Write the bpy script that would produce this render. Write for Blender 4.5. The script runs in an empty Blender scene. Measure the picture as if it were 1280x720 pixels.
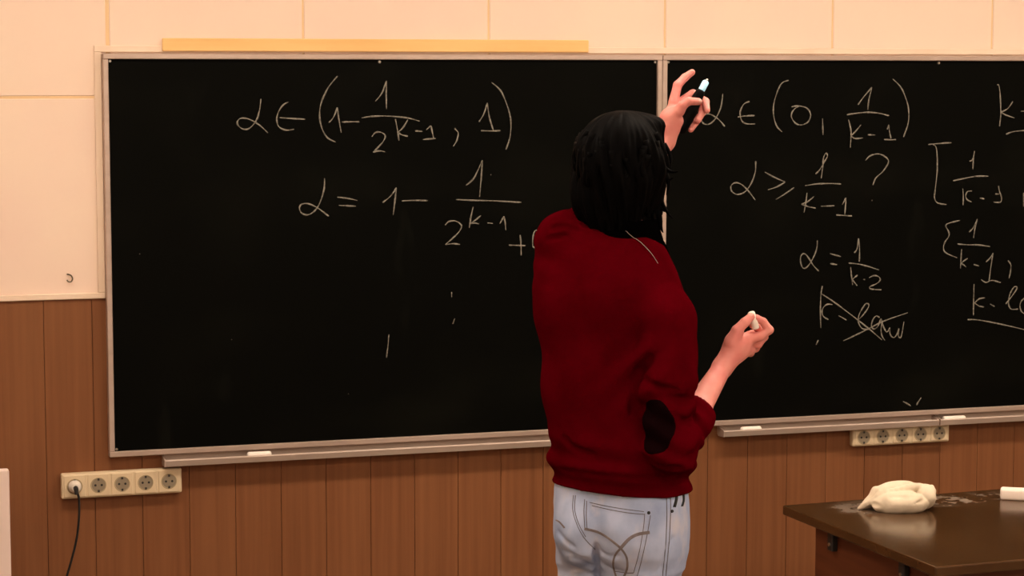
import bpy, bmesh, math, random
import numpy as np
from mathutils import Vector, Matrix
from mathutils.bvhtree import BVHTree

# ------------------------------------------------------------------ camera
FPX = 2750.0                       # focal length in pixels of the 1280x720 frame
PITCH, YAW, ROLL = math.radians(5.733), math.radians(17.6), math.radians(0.063)
CAM = np.array([-2.1166, -6.6723, 1.93])
scene = bpy.context.scene
COL = scene.collection
_fw = np.array([math.sin(YAW) * math.cos(PITCH), math.cos(YAW) * math.cos(PITCH), -math.sin(PITCH)])
_r0 = np.array([math.cos(YAW), -math.sin(YAW), 0.0])
_u0 = np.cross(_r0, _fw)
_r = _r0 * math.cos(ROLL) + _u0 * math.sin(ROLL)
_u = np.cross(_r, _fw)
cam_data = bpy.data.cameras.new('camera')
cam_data.sensor_width = 36.0
cam_data.lens = 36.0 * FPX / 1280.0
cam = bpy.data.objects.new('camera', cam_data)
cam.matrix_world = Matrix(((_r[0], _u[0], -_fw[0], CAM[0]), (_r[1], _u[1], -_fw[1], CAM[1]),
                           (_r[2], _u[2], -_fw[2], CAM[2]), (0, 0, 0, 1)))
COL.objects.link(cam)
scene.camera = cam

# ------------------------------------------------------------------ world, view
LAMP_COLOR = (1.0, 0.82, 0.65)
LAMP_POWER = 29.0
world = bpy.data.worlds.new('world'); scene.world = world
world.use_nodes = True
world.node_tree.nodes['Background'].inputs[0].default_value = (1.0, 0.82, 0.66, 1)
world.node_tree.nodes['Background'].inputs[1].default_value = 0.02
vs = scene.view_settings
vs.view_transform = 'Standard'; vs.look = 'None'; vs.gamma = 1.0; vs.use_curve_mapping = False
vs.exposure = 0.0


def ray(px, py):
    return _fw * FPX + _r * (px - 640) + _u * (360 - py)


def on_wall(px, py, Y=0.0):        # pixel -> point on a plane parallel to the front wall
    d = ray(px, py); return CAM + d * ((Y - CAM[1]) / d[1])


def on_level(px, py, z):           # pixel -> point on a level surface
    d = ray(px, py); return CAM + d * ((z - CAM[2]) / d[2])


# ------------------------------------------------------------------ materials
def srgb(r, g, b):
    f = lambda c: ((c / 255.0) / 12.92) if c <= 10.3 else (((c / 255.0) + 0.055) / 1.055) ** 2.4
    return (f(r), f(g), f(b), 1.0)


def mat(name, color, rough=0.6, metal=0.0, noise=None, bump=None, spec=0.5, coat=0.0, sheen=0.0, emit=None, sss=0.0):
    """noise=(color2, scale(xyz), lo, hi); bump=(scale(xyz), strength, distance)"""
    m = bpy.data.materials.new(name); m.use_nodes = True
    nt = m.node_tree; b = nt.nodes['Principled BSDF']
    b.inputs['Base Color'].default_value = color
    b.inputs['Roughness'].default_value = rough
    b.inputs['Metallic'].default_value = metal
    b.inputs['Specular IOR Level'].default_value = spec
    b.inputs['Coat Weight'].default_value = coat
    b.inputs['Sheen Weight'].default_value = sheen
    if sss:
        b.inputs['Subsurface Weight'].default_value = sss
        b.inputs['Subsurface Radius'].default_value = (0.01, 0.004, 0.002)
    if emit:
        b.inputs['Emission Color'].default_value = emit[0]
        b.inputs['Emission Strength'].default_value = emit[1]
    tc = nt.nodes.new('ShaderNodeTexCoord')
    layers = noise if isinstance(noise, list) else ([noise] if noise else [])
    src = None
    for (c2, sc, lo, hi) in layers:
        mp = nt.nodes.new('ShaderNodeMapping'); mp.inputs['Scale'].default_value = sc
        nt.links.new(tc.outputs['Object'], mp.inputs[0])
        n = nt.nodes.new('ShaderNodeTexNoise'); n.inputs['Scale'].default_value = 1.0
        n.inputs['Detail'].default_value = 5.0
        nt.links.new(mp.outputs[0], n.inputs['Vector'])
        mr = nt.nodes.new('ShaderNodeMapRange')
        mr.inputs[1].default_value = lo; mr.inputs[2].default_value = hi
        nt.links.new(n.outputs[0], mr.inputs[0])
        mx = nt.nodes.new('ShaderNodeMix'); mx.data_type = 'RGBA'
        nt.links.new(mr.outputs[0], mx.inputs[0])
        if src is None: mx.inputs[6].default_value = color
        else: nt.links.new(src, mx.inputs[6])
        mx.inputs[7].default_value = c2
        src = mx.outputs[2]
    if src is not None: nt.links.new(src, b.inputs['Base Color'])
    if bump:
        mp = nt.nodes.new('ShaderNodeMapping'); mp.inputs['Scale'].default_value = bump[0]
        nt.links.new(tc.outputs['Object'], mp.inputs[0])
        n = nt.nodes.new('ShaderNodeTexNoise'); n.inputs['Scale'].default_value = 1.0
        n.inputs['Detail'].default_value = 4.0
        nt.links.new(mp.outputs[0], n.inputs['Vector'])
        bp = nt.nodes.new('ShaderNodeBump'); bp.inputs['Strength'].default_value = bump[1]
        bp.inputs['Distance'].default_value = bump[2]
        nt.links.new(n.outputs[0], bp.inputs['Height'])
        nt.links.new(bp.outputs[0], b.inputs['Normal'])
    return m


def L3(r, g, b): return (r, g, b, 1.0)


def wood_mat():
    """Vertical veneer grain; each plank takes its own tone from its object's random value."""
    m = mat('wood_veneer', L3(.225, .088, .034), rough=.5, spec=.25,
            noise=[(L3(.175, .063, .023), (55, 55, 1.6), .38, .72), (L3(.255, .104, .041), (16, 16, .5), .5, .8)],
            bump=((90, 90, 3), .15, .001))
    nt = m.node_tree; b = nt.nodes['Principled BSDF']
    oi = nt.nodes.new('ShaderNodeObjectInfo'); hs = nt.nodes.new('ShaderNodeHueSaturation')
    mr = nt.nodes.new('ShaderNodeMapRange'); mr.inputs[3].default_value = .95; mr.inputs[4].default_value = 1.05
    nt.links.new(oi.outputs['Random'], mr.inputs[0]); nt.links.new(mr.outputs[0], hs.inputs['Value'])
    src = b.inputs['Base Color'].links[0].from_socket
    nt.links.new(src, hs.inputs['Color']); nt.links.new(hs.outputs[0], b.inputs['Base Color'])
    # shift the grain from plank to plank
    for n in list(nt.nodes):
        if n.type == 'MAPPING':
            va = nt.nodes.new('ShaderNodeVectorMath'); va.operation = 'SCALE'
            cx = nt.nodes.new('ShaderNodeCombineXYZ')
            nt.links.new(oi.outputs['Random'], cx.inputs[0]); nt.links.new(oi.outputs['Random'], cx.inputs[2])
            va.inputs['Scale'].default_value = 40
            nt.links.new(cx.outputs[0], va.inputs[0]); nt.links.new(va.outputs[0], n.inputs['Location'])
    return m


M = {
    'panel': mat('cream_wall_panel', L3(.86, .685, .56), rough=.7, spec=.2,
                 noise=(L3(.83, .635, .54), (2.2, 2.2, 2.2), .4, .7)),
    'seam': mat('yellow_joint', L3(.80, .57, .33), rough=.8, spec=.1),
    'trim': mat('cream_trim', L3(.82, .655, .52), rough=.6, spec=.2, noise=(L3(.75, .585, .45), (8, 8, 8), .45, .75)),
    'yellow': mat('yellow_batten', L3(.86, .56, .24), rough=.6, spec=.2, noise=(L3(.80, .50, .20), (3, 3, 30), .4, .7)),
    'wood': wood_mat(),
    'wallback': mat('wall_backing', L3(.085, .033, .014), rough=.8),
    'plaster': mat('plaster', L3(.62, .52, .42), rough=.85, spec=.2, noise=(L3(.58, .48, .38), (3, 3, 3), .4, .7)),
    'ceil': mat('ceiling_paint', L3(.75, .70, .64), rough=.9, spec=.2),
    'floor': mat('floor_linoleum', L3(.14, .085, .05), rough=.55, noise=(L3(.10, .06, .035), (6, 6, 6), .4, .7)),
    'slate': mat('black_slate', L3(.0018, .0019, .0013), rough=.55, spec=.035,
                 noise=[(L3(.0042, .0042, .0028), (1.6, 1.6, 3.2), .52, .78), (L3(.008, .008, .006), (9, 9, 2.5), .66, .9)]),
    'alu': mat('aluminium_frame', L3(.58, .46, .40), rough=.42, metal=.55, noise=(L3(.50, .39, .33), (2, 20, 20), .4, .7)),
    'alu_tray': mat('aluminium_tray', L3(.40, .31, .26), rough=.45, metal=.35, noise=(L3(.46, .37, .31), (4, 30, 30), .4, .75)),
    'screw': mat('screw_steel', L3(.5, .48, .44), rough=.3, metal=1),
    'chalkline': mat('chalk_line', L3(.25, .232, .195), rough=.95, spec=.05,
                     noise=(L3(.085, .08, .066), (140, 140, 140), .45, .72)),
    'chalk': mat('white_chalk', L3(.93, .86, .79), rough=.9, spec=.1),
    'socket': mat('cream_plastic', L3(.68, .55, .37), rough=.4, spec=.4),
    'socketseam': mat('socket_seam', L3(.42, .33, .2), rough=.5),
    'socketdark': mat('socket_recess', L3(.26, .21, .145), rough=.5),
    'hole': mat('socket_hole', L3(.012, .01, .008), rough=.6),
    'clip': mat('earth_clip', L3(.05, .045, .04), rough=.35, metal=.6),
    'plug': mat('white_plug', L3(.80, .74, .66), rough=.45),
    'cord': mat('black_cord', L3(.008, .007, .007), rough=.5),
    'white': mat('pale_laminate', L3(.76, .61, .56), rough=.5, spec=.3),
    'tabletop': None,
    'tableside': mat('red_brown_veneer', L3(.12, .034, .012), rough=.45, spec=.3,
                     noise=(L3(.085, .022, .008), (4, 4, 50), .35, .7)),
    'bracket': mat('black_bracket', L3(.008, .007, .007), rough=.5),
    'rag': mat('dusty_rag', L3(.72, .62, .48), rough=.95, spec=.05,
               noise=(L3(.55, .46, .34), (18, 18, 18), .45, .75), bump=((160, 160, 160), .25, .002)),
    'sponge': mat('white_sponge', L3(.88, .76, .68), rough=.9, spec=.1),
    'skin': mat('skin', L3(.80, .305, .265), rough=.5, spec=.35, sss=.12,
                noise=[(L3(.74, .235, .215), (30, 30, 30), .4, .7)], bump=((260, 260, 260), .12, .001)),
    'nail': mat('nail', L3(.80, .42, .36), rough=.35),
    'sweater': mat('red_knit', L3(.072, .0004, .0030), rough=1.0, spec=.0,
                   noise=(L3(.056, .0003, .0020), (14, 14, 14), .4, .7), bump=((330, 330, 330), .35, .0015)),
    'patch': mat('black_patch', L3(.0060, .0014, .0018), rough=1, spec=.0, bump=((300, 300, 300), .2, .001)),
    'collar': mat('black_knit', L3(.0009, .0007, .0007), rough=1, spec=.0, bump=((300, 300, 300), .3, .001)),
    'hair': mat('black_hair', L3(.0012, .0009, .0009), rough=.6, spec=.03, bump=((120, 120, 18), .4, .002)),
    'denim': mat('bleached_denim', L3(.43, .50, .70), rough=.85, spec=.1,
                 noise=[(L3(.28, .35, .54), (11, 11, 7), .44, .68), (L3(.56, .54, .60), (15, 15, 9), .52, .72)],
                 bump=((420, 420, 420), .2, .001)),
    'stitch': mat('grey_stitching', L3(.13, .115, .125), rough=.9, spec=.05),
    'arcs': mat('grey_pocket_arcs', L3(.17, .145, .15), rough=.9, spec=.05, noise=(L3(.24, .215, .23), (60, 60, 60), .4, .7)),
    'belt': mat('black_belt', L3(.006, .006, .007), rough=.6),
    'shoe': mat('dark_shoe', L3(.02, .018, .018), rough=.6),
    'sole': mat('shoe_sole', L3(.35, .32, .28), rough=.8),
    'eye': mat('eye_white', L3(.75, .72, .68), rough=.2),
    'iris': mat('dark_iris', L3(.03, .015, .008), rough=.15),
    'lips': mat('lips', L3(.35, .12, .09), rough=.5),
    'clicker': mat('black_clicker', L3(.001, .001, .0012), rough=.5, spec=.05),
    'clicklight': mat('lit_tip', L3(.5, .75, .85), rough=.3, emit=((.42, .85, 1.0, 1), 0.5)),
    'wire': mat('pale_cord', L3(.26, .19, .17), rough=.6),
    'lamp': mat('lamp_diffuser', L3(.9, .85, .8), rough=.5, emit=(LAMP_COLOR + (1,), LAMP_POWER)),
    'lampbody': mat('lamp_housing', L3(.7, .7, .68), rough=.5),
    'hook': mat('dark_hook', L3(.10, .075, .04), rough=.5, metal=.4),
}


def table_mat(cx, cy, ex, ey):
    """glossy dark top with chalk dust rubbed in beside the rag and the eraser (object coordinates)"""
    m = mat('dark_glossy_top', L3(.055, .024, .008), rough=.2, spec=.5,
            noise=[(L3(.075, .034, .012), (5, 5, 5), .4, .7)], bump=((30, 30, 30), .03, .002))
    nt = m.node_tree; b = nt.nodes['Principled BSDF']
    tc = nt.nodes.new('ShaderNodeTexCoord')

    def blot(x, y, rx, ry, ns, lo, hi):
        mp = nt.nodes.new('ShaderNodeMapping'); mp.vector_type = 'POINT'
        mp.inputs['Scale'].default_value = (1 / rx, 1 / ry, 0); mp.inputs['Location'].default_value = (-x / rx, -y / ry, 0)
        nt.links.new(tc.outputs['Object'], mp.inputs[0])
        ln = nt.nodes.new('ShaderNodeVectorMath'); ln.operation = 'LENGTH'; nt.links.new(mp.outputs[0], ln.inputs[0])
        mr = nt.nodes.new('ShaderNodeMapRange'); mr.inputs[1].default_value = 1.0; mr.inputs[2].default_value = .2
        nt.links.new(ln.outputs['Value'], mr.inputs[0])
        n = nt.nodes.new('ShaderNodeTexNoise'); n.inputs['Scale'].default_value = ns; n.inputs['Detail'].default_value = 6
        nt.links.new(tc.outputs['Object'], n.inputs['Vector'])
        m2 = nt.nodes.new('ShaderNodeMapRange'); m2.inputs[1].default_value = lo; m2.inputs[2].default_value = hi
        nt.links.new(n.outputs[0], m2.inputs[0])
        mu = nt.nodes.new('ShaderNodeMath'); mu.operation = 'MULTIPLY'
        nt.links.new(mr.outputs[0], mu.inputs[0]); nt.links.new(m2.outputs[0], mu.inputs[1])
        return mu.outputs[0]
    a = blot(cx, cy, .14, .10, 17, .36, .66)
    c = blot(ex, ey, .22, .09, 26, .50, .70)
    mx = nt.nodes.new('ShaderNodeMath'); mx.operation = 'MAXIMUM'
    nt.links.new(a, mx.inputs[0]); nt.links.new(c, mx.inputs[1])
    mc = nt.nodes.new('ShaderNodeMix'); mc.data_type = 'RGBA'
    nt.links.new(mx.outputs[0], mc.inputs[0])
    nt.links.new(b.inputs['Base Color'].links[0].from_socket, mc.inputs[6])
    mc.inputs[7].default_value = L3(.34, .29, .24)
    nt.links.new(mc.outputs[2], b.inputs['Base Color'])
    rr = nt.nodes.new('ShaderNodeMapRange'); rr.inputs[3].default_value = .16; rr.inputs[4].default_value = .75
    nt.links.new(mx.outputs[0], rr.inputs[0]); nt.links.new(rr.outputs[0], b.inputs['Roughness'])
    return m


# ------------------------------------------------------------------ mesh helpers
def link(name, me, m=None, parent=None, smooth=False):
    o = bpy.data.objects.new(name, me); COL.objects.link(o)
    if m: me.materials.append(m)
    if parent: o.parent = parent
    if smooth: me.polygons.foreach_set('use_smooth', [True] * len(me.polygons))
    return o


def obj(name, bm, m, parent=None, smooth=False):
    me = bpy.data.meshes.new(name); bm.normal_update(); bm.to_mesh(me); bm.free()
    return link(name, me, m, parent, smooth)


def box(bm, x0, x1, y0, y1, z0, z1, bevel=0.0, seg=1):
    vs_ = [bm.verts.new((x, y, z)) for x in (x0, x1) for y in (y0, y1) for z in (z0, z1)]
    fs = [(0, 1, 3, 2), (4, 6, 7, 5), (0, 4, 5, 1), (2, 3, 7, 6), (0, 2, 6, 4), (1, 5, 7, 3)]
    faces = [bm.faces.new([vs_[i] for i in f]) for f in fs]
    if bevel:
        es = list({e for f in faces for e in f.edges})
        bmesh.ops.bevel(bm, geom=es, offset=bevel, segments=seg, affect='EDGES', profile=.5)
    return bm


def box_obj(name, x0, x1, y0, y1, z0, z1, m, parent=None, bevel=0.0, seg=1):
    return obj(name, box(bmesh.new(), x0, x1, y0, y1, z0, z1, bevel, seg), m, parent)


def tube(bm, pts, radii, n=8, flat=None):
    pts = [Vector(p) for p in pts]
    if not hasattr(radii, '__len__'): radii = [radii] * len(pts)
    rings = []; ref = None
    for i, p in enumerate(pts):
        t = (pts[min(i + 1, len(pts) - 1)] - pts[max(i - 1, 0)]).normalized()
        if ref is None: ref = Vector((0, 0, 1)) if abs(t.z) < .9 else Vector((1, 0, 0))
        a = (ref - t * ref.dot(t)).normalized(); b = t.cross(a); ref = a
        rings.append([bm.verts.new(p + (a * math.cos(2 * math.pi * k / n) + b * math.sin(2 * math.pi * k / n)) * radii[i]) for k in range(n)])
    for i in range(len(rings) - 1):
        for k in range(n):
            bm.faces.new((rings[i][k], rings[i][(k + 1) % n], rings[i + 1][(k + 1) % n], rings[i + 1][k]))
    bm.faces.new(rings[0][::-1]); bm.faces.new(rings[-1])
    return bm


def extrude_profile(bm, prof, x0, x1):
    """closed (y,z) profile swept along x"""
    a = [bm.verts.new((x0, y, z)) for y, z in prof]; b = [bm.verts.new((x1, y, z)) for y, z in prof]
    n = len(prof)
    for i in range(n): bm.faces.new((a[i], a[(i + 1) % n], b[(i + 1) % n], b[i]))
    bm.faces.new(a[::-1]); bm.faces.new(b)
    bmesh.ops.recalc_face_normals(bm, faces=bm.faces)
    return bm


def cyl(bm, c, axis, r, h, n=20, r2=None):
    axis = Vector(axis).normalized(); c = Vector(c)
    ref = Vector((0, 0, 1)) if abs(axis.z) < .9 else Vector((1, 0, 0))
    a = ref.cross(axis).normalized(); b = axis.cross(a); r2 = r if r2 is None else r2
    A = [bm.verts.new(c + (a * math.cos(2 * math.pi * k / n) + b * math.sin(2 * math.pi * k / n)) * r) for k in range(n)]
    B = [bm.verts.new(c + axis * h + (a * math.cos(2 * math.pi * k / n) + b * math.sin(2 * math.pi * k / n)) * r2) for k in range(n)]
    for k in range(n): bm.faces.new((A[k], A[(k + 1) % n], B[(k + 1) % n], B[k]))
    bm.faces.new(A[::-1]); bm.faces.new(B)
    return bm


def empty(name, loc=(0, 0, 0), rz=0.0):
    o = bpy.data.objects.new(name, None); COL.objects.link(o)
    o.location = loc; o.rotation_euler = (0, 0, rz); o.empty_display_size = .1
    return o


def tag(o, label=None, cat=None, group=None, kind=None):
    if label: o['label'] = label
    if cat: o['category'] = cat
    if group: o['group'] = group
    if kind: o['kind'] = kind
    return o


def smooth_path(pts, k=6):
    p = [np.array(q, float) for q in pts]
    if len(p) < 3: return [p[0] + (p[-1] - p[0]) * t for t in np.linspace(0, 1, k + 1)]
    out = []
    for i in range(len(p) - 1):
        a, b, c, d = p[max(i - 1, 0)], p[i], p[i + 1], p[min(i + 2, len(p) - 1)]
        for t in np.linspace(0, 1, k, endpoint=False):
            out.append(.5 * (2 * b + (c - a) * t + (2 * a - 5 * b + 4 * c - d) * t * t + (3 * b - a - 3 * c + d) * t ** 3))
    out.append(p[-1]); return out


# ------------------------------------------------------------------ the room
XL, XR, YR, ZC = -3.05, 4.45, -9.4, 3.25
Z_SPLIT = 1.238
wall = box_obj('wall_front', XL - .15, XR + .15, .012, .16, 0, ZC, M['seam']); tag(wall, kind='structure')
tag(wall, 'front wall with cream panels above and brown wood planks below')
plank_me = None
PX0, PW = -1.474 - 11 * .1437, .1437
k = 0
while PX0 + k * PW < XR:
    x0 = max(PX0 + k * PW, XL); x1 = min(PX0 + (k + 1) * PW, XR)
    full = abs((x1 - x0) - PW) < 1e-6
    if full and plank_me:
        o = bpy.data.objects.new('plank', plank_me); COL.objects.link(o)
    else:
        bm = box(bmesh.new(), .0006, (x1 - x0) - .0006, 0, .0119, .0, Z_SPLIT, .0011)
        o = obj('plank', bm, M['wood'])
        if full: plank_me = o.data
    o.location = (x0, 0, 0); o.parent = wall
    k += 1
back = box_obj('plank_backing', XL, XR, .005, .0121, 0, Z_SPLIT, M['wallback'], wall)
box_obj('joint_backing', XL, XR, .0025, .0121, Z_SPLIT, ZC, M['seam'], wall)
SX0, SW = -1.269 - 3 * .5955, .5955
rows = [(Z_SPLIT, 1.839), (1.839, 2.442), (2.442, 3.045), (3.045, ZC)]
for (z0, z1) in rows:
    k = 0
    while SX0 + k * SW < XR:
        x0 = max(SX0 + k * SW, XL); x1 = min(SX0 + (k + 1) * SW, XR)
        gl = .0055 if abs(x0 + 1.269) < .01 else .003
        gr = .0055 if abs(x1 + 1.269) < .01 else .003
        box_obj('wall_panel', x0 + gl, x1 - gr, 0, .0119, z0 + .004, z1 - .004, M['panel'], wall, .002)
        k += 1
floor = box_obj('floor', XL - .15, XR + .15, YR - .15, .16, -.1, 0, M['floor']); tag(floor, 'brown linoleum floor', kind='structure')
ceil = box_obj('ceiling', XL - .15, XR + .15, YR - .15, .16, ZC, ZC + .1, M['ceil']); tag(ceil, 'white ceiling', kind='structure')
for nm, a in (('wall_left', (XL - .15, XL, YR, .012)), ('wall_right', (XR, XR + .15, YR, .012)), ('wall_rear', (XL - .15, XR + .15, YR - .15, YR))):
    w = box_obj(nm, a[0], a[1], a[2], a[3], 0, ZC, M['plaster']); tag(w, 'plain beige ' + nm.replace('_', ' '), kind='structure')
bb = box_obj('baseboard_front', XL, XR, -.012, 0, 0, .08, M['tableside'], None, .003); tag(bb, 'dark wooden baseboard below planks', kind='structure')
# cream trims: ledge at the foot of the panels, battens around the chalkboards
t1 = box_obj('trim_1', XL, -1.289, -.009, 0, 1.234, 1.252, M['trim'], None, .002); tag(t1, 'cream trim strip between panels and planks', kind='structure')
t2 = box_obj('trim_2', -1.311, -1.2895, -.007, 0, 1.2525, 1.973, M['trim'], None, .0015); tag(t2, 'upright cream batten beside the chalkboard', kind='structure')
t3 = box_obj('trim_3', -1.311, 2.3, -.007, 0, 1.9735, 1.993, M['trim'], None, .0015); tag(t3, 'level cream batten above the chalkboards', kind='structure')
t4 = box_obj('trim_4', 2.29, XR, -.009, 0, 1.234, 1.252, M['trim'], None, .002); tag(t4, 'cream trim strip between panels and planks to the right', kind='structure')
ys = box_obj('wooden_batten', -1.108, .252, -.015, -.007, 1.9765, 2.016, M['yellow'], None, .003, 2)
tag(ys, 'long yellow wooden batten fixed above the chalkboard', 'batten')

# lamps of the room (above the frame)
lamp_me = None
for i, (lx, ly) in enumerate([(-1.7, -1.7), (.6, -1.7), (2.9, -1.7), (-1.7, -4.6), (.6, -4.6), (2.9, -4.6), (-1.7, -7.6), (.6, -7.6), (2.9, -7.6)]):
    r = empty('ceiling_lamp', (lx, ly, ZC - .09))
    tag(r, 'long boxed fluorescent ceiling lamp with warm diffuser', 'lamp', 'ceiling lamps of the room')
    if lamp_me is None:
        b1 = box_obj('housing', -.75, .75, -.17, .17, .03, .09, M['lampbody'], r, .005)
        b2 = box_obj('diffuser', -.73, .73, -.15, .15, 0, .03, M['lamp'], r, .008)
        lamp_me = (b1.data, b2.data)
    else:
        for nm, me in zip(('housing', 'diffuser'), lamp_me):
            o = bpy.data.objects.new(nm, me); COL.objects.link(o); o.parent = r

# ------------------------------------------------------------------ chalkboards
BZ0, BZ1 = .752, 1.969
YS = -.022


def chalkboard(x0, x1, label, clip_x):
    r = empty('chalkboard', (x0, 0, BZ0)); w = x1 - x0; h = BZ1 - BZ0; fr = .0165
    tag(r, label, 'chalkboard')
    box_obj('writing_surface', fr * .6, w - fr * .6, YS, 0, fr * .6, h - fr * .6, M['slate'], r)
    box_obj('frame_rail', 0, w, -.034, 0, h - fr, h, M['alu'], r, .002)
    box_obj('frame_rail', 0, w, -.034, 0, 0, fr, M['alu'], r, .002)
    box_obj('frame_rail', 0, fr, -.0338, 0, fr, h - fr, M['alu'], r, .002)
    box_obj('frame_rail', w - fr, w, -.0338, 0, fr, h - fr, M['alu'], r, .002)
    for cx, cz in ((fr + .006, fr + .006), (fr + .006, h - fr - .006), (w - fr - .006, fr + .006), (w - fr - .006, h - fr - .006)):
        obj('corner_screw', cyl(bmesh.new(), (cx, YS + .001, cz), (0, -1, 0), .004, .004, 10), M['screw'], r)
    obj('clip', cyl(bmesh.new(), (clip_x - x0, YS + .001, h - fr - .007), (0, -1, 0), .0065, .006, 12, .004), M['screw'], r)
    return r


board_l = chalkboard(-1.2885, .4975, 'wide black chalkboard with the equation alpha equals one minus a fraction', on_wall(474, 76, YS)[0])
board_r = chalkboard(.4985, 2.2845, 'black chalkboard with the crossed out words k-law', on_wall(1173, 76, YS)[0])


def strokes(board, ox, oy, s, data, wpx=1.85):
    for gi, glyph in enumerate(data):
        bm = bmesh.new()
        for st in glyph:
            if len(st) == 1:
                st = [st[0], (st[0][0] + 2.2 * s * .5, st[0][1] + .8)]
            pts = [on_wall(ox + q[0] / s, oy + q[1] / s, YS) for q in smooth_path(st, 6)]
            n = len(pts); vl = []
            rnd = random.Random(int(pts[0][0] * 9973 + pts[0][2] * 7919))
            ph = rnd.random() * 6
            for i, p in enumerate(pts):
                t = pts[min(i + 1, n - 1)] - pts[max(i - 1, 0)]; t = t / (np.linalg.norm(t) + 1e-9)
                nn = np.array([-t[2], 0, t[0]])
                w = wpx * .00245 * .5 * (.82 + .25 * math.sin(ph + i * .6) + .12 * rnd.random())
                if i in (0, n - 1): w *= .6
                a = p + nn * w; b = p - nn * w
                vl.append([bm.verts.new((q[0] - board.location.x, YS - yy, q[2] - board.location.z)) for q, yy in ((a, .0002), (p, .0008), (b, .0002))])
            for i in range(n - 1):
                for c in (0, 1):
                    bm.faces.new((vl[i][c], vl[i][c + 1], vl[i + 1][c + 1], vl[i + 1][c]))
        o = obj('chalk_symbol', bm, M['chalkline'], board)


A = [
    [[(133, 125), (128, 165), (115, 205), (90, 232), (65, 233), (48, 215), (55, 198), (75, 195), (100, 203), (130, 222), (158, 248)]],
    [[(232, 137), (212, 148), (195, 175), (190, 205), (200, 228), (225, 238), (252, 235)], [(200, 193), (240, 196), (292, 199)]],
    [[(408, 44), (375, 85), (350, 140), (344, 185), (352, 230), (372, 265), (402, 281)]],
    [[(378, 211), (395, 190), (408, 156)], [(408, 156), (412, 190), (422, 247)]],
    [[(424, 209), (455, 208), (487, 208)]],
    [[(495, 194), (540, 188), (600, 188), (660, 194), (704, 206)]],
    [[(545, 134), (568, 105), (585, 60)], [(585, 60), (584, 110), (585, 162)]],
    [[(532, 262), (545, 247), (565, 246), (580, 258), (572, 280), (545, 310), (537, 318)], [(537, 318), (558, 313), (580, 316)]],
    [[(617, 198), (625, 240), (630, 276)], [(662, 200), (645, 228), (627, 245)], [(627, 245), (640, 255), (662, 260)]],
    [[(688, 241), (715, 243)]],
    [[(728, 237), (745, 222)], [(745, 222), (750, 245), (755, 268)], [(716, 272), (740, 270), (762, 268)]],
    [[(830, 232), (843, 248), (838, 275), (825, 297)]],
    [[(918, 208), (935, 180), (948, 140)], [(948, 140), (955, 190), (970, 240)], [(925, 240), (960, 241), (995, 240)]],
    [[(963, 66), (995, 95), (1018, 145), (1032, 200), (1030, 260), (1015, 308)]],
    [[(362, 411), (360, 450), (345, 500), (325, 530), (300, 543), (278, 535), (272, 515), (285, 503), (310, 505), (340, 520), (377, 548)]],
    [[(407, 479), (440, 483), (480, 491)], [(413, 509), (440, 510), (475, 512)]],
    [[(571, 499), (600, 475), (621, 445)], [(621, 445), (615, 495), (609, 544)]],
    [[(640, 493), (685, 491), (733, 492)]],
    [[(871, 437), (900, 410), (930, 346)], [(930, 346), (926, 410), (920, 478)]],
    [[(835, 488), (900, 491), (980, 493), (1070, 498)]],
    [[(796, 580), (810, 567), (835, 566), (855, 582), (845, 605), (820, 630), (797, 650)], [(797, 650), (825, 647), (850, 650)]],
    [[(897, 514), (890, 545), (883, 590)], [(925, 545), (905, 562), (885, 575)], [(885, 575), (900, 572), (918, 576)]],
    [[(948, 572), (968, 574)]],
    [[(993, 575), (1008, 548)], [(1008, 548), (1012, 570), (1015, 598)]],
    [[(1025, 652), (1055, 653), (1085, 654)], [(1066, 615), (1069, 650), (1070, 690)]],
    [[(1122, 662), (1112, 655), (1112, 625), (1118, 602), (1128, 600), (1140, 612), (1143, 640), (1135, 660), (1122, 662)]],
]
strokes(board_l, 280, 80, 2.88, A)
strokes(board_l, 0, 0, 1, [[[(486, 418), (485, 432), (483, 447)]], [[(564.5, 365), (564.5, 372)]], [[(568.5, 398), (566, 405)]],
                           [[(289, 424)]], [[(435, 492)]], [[(174, 317)]], [[(613, 218)]]], 1.5)
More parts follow.
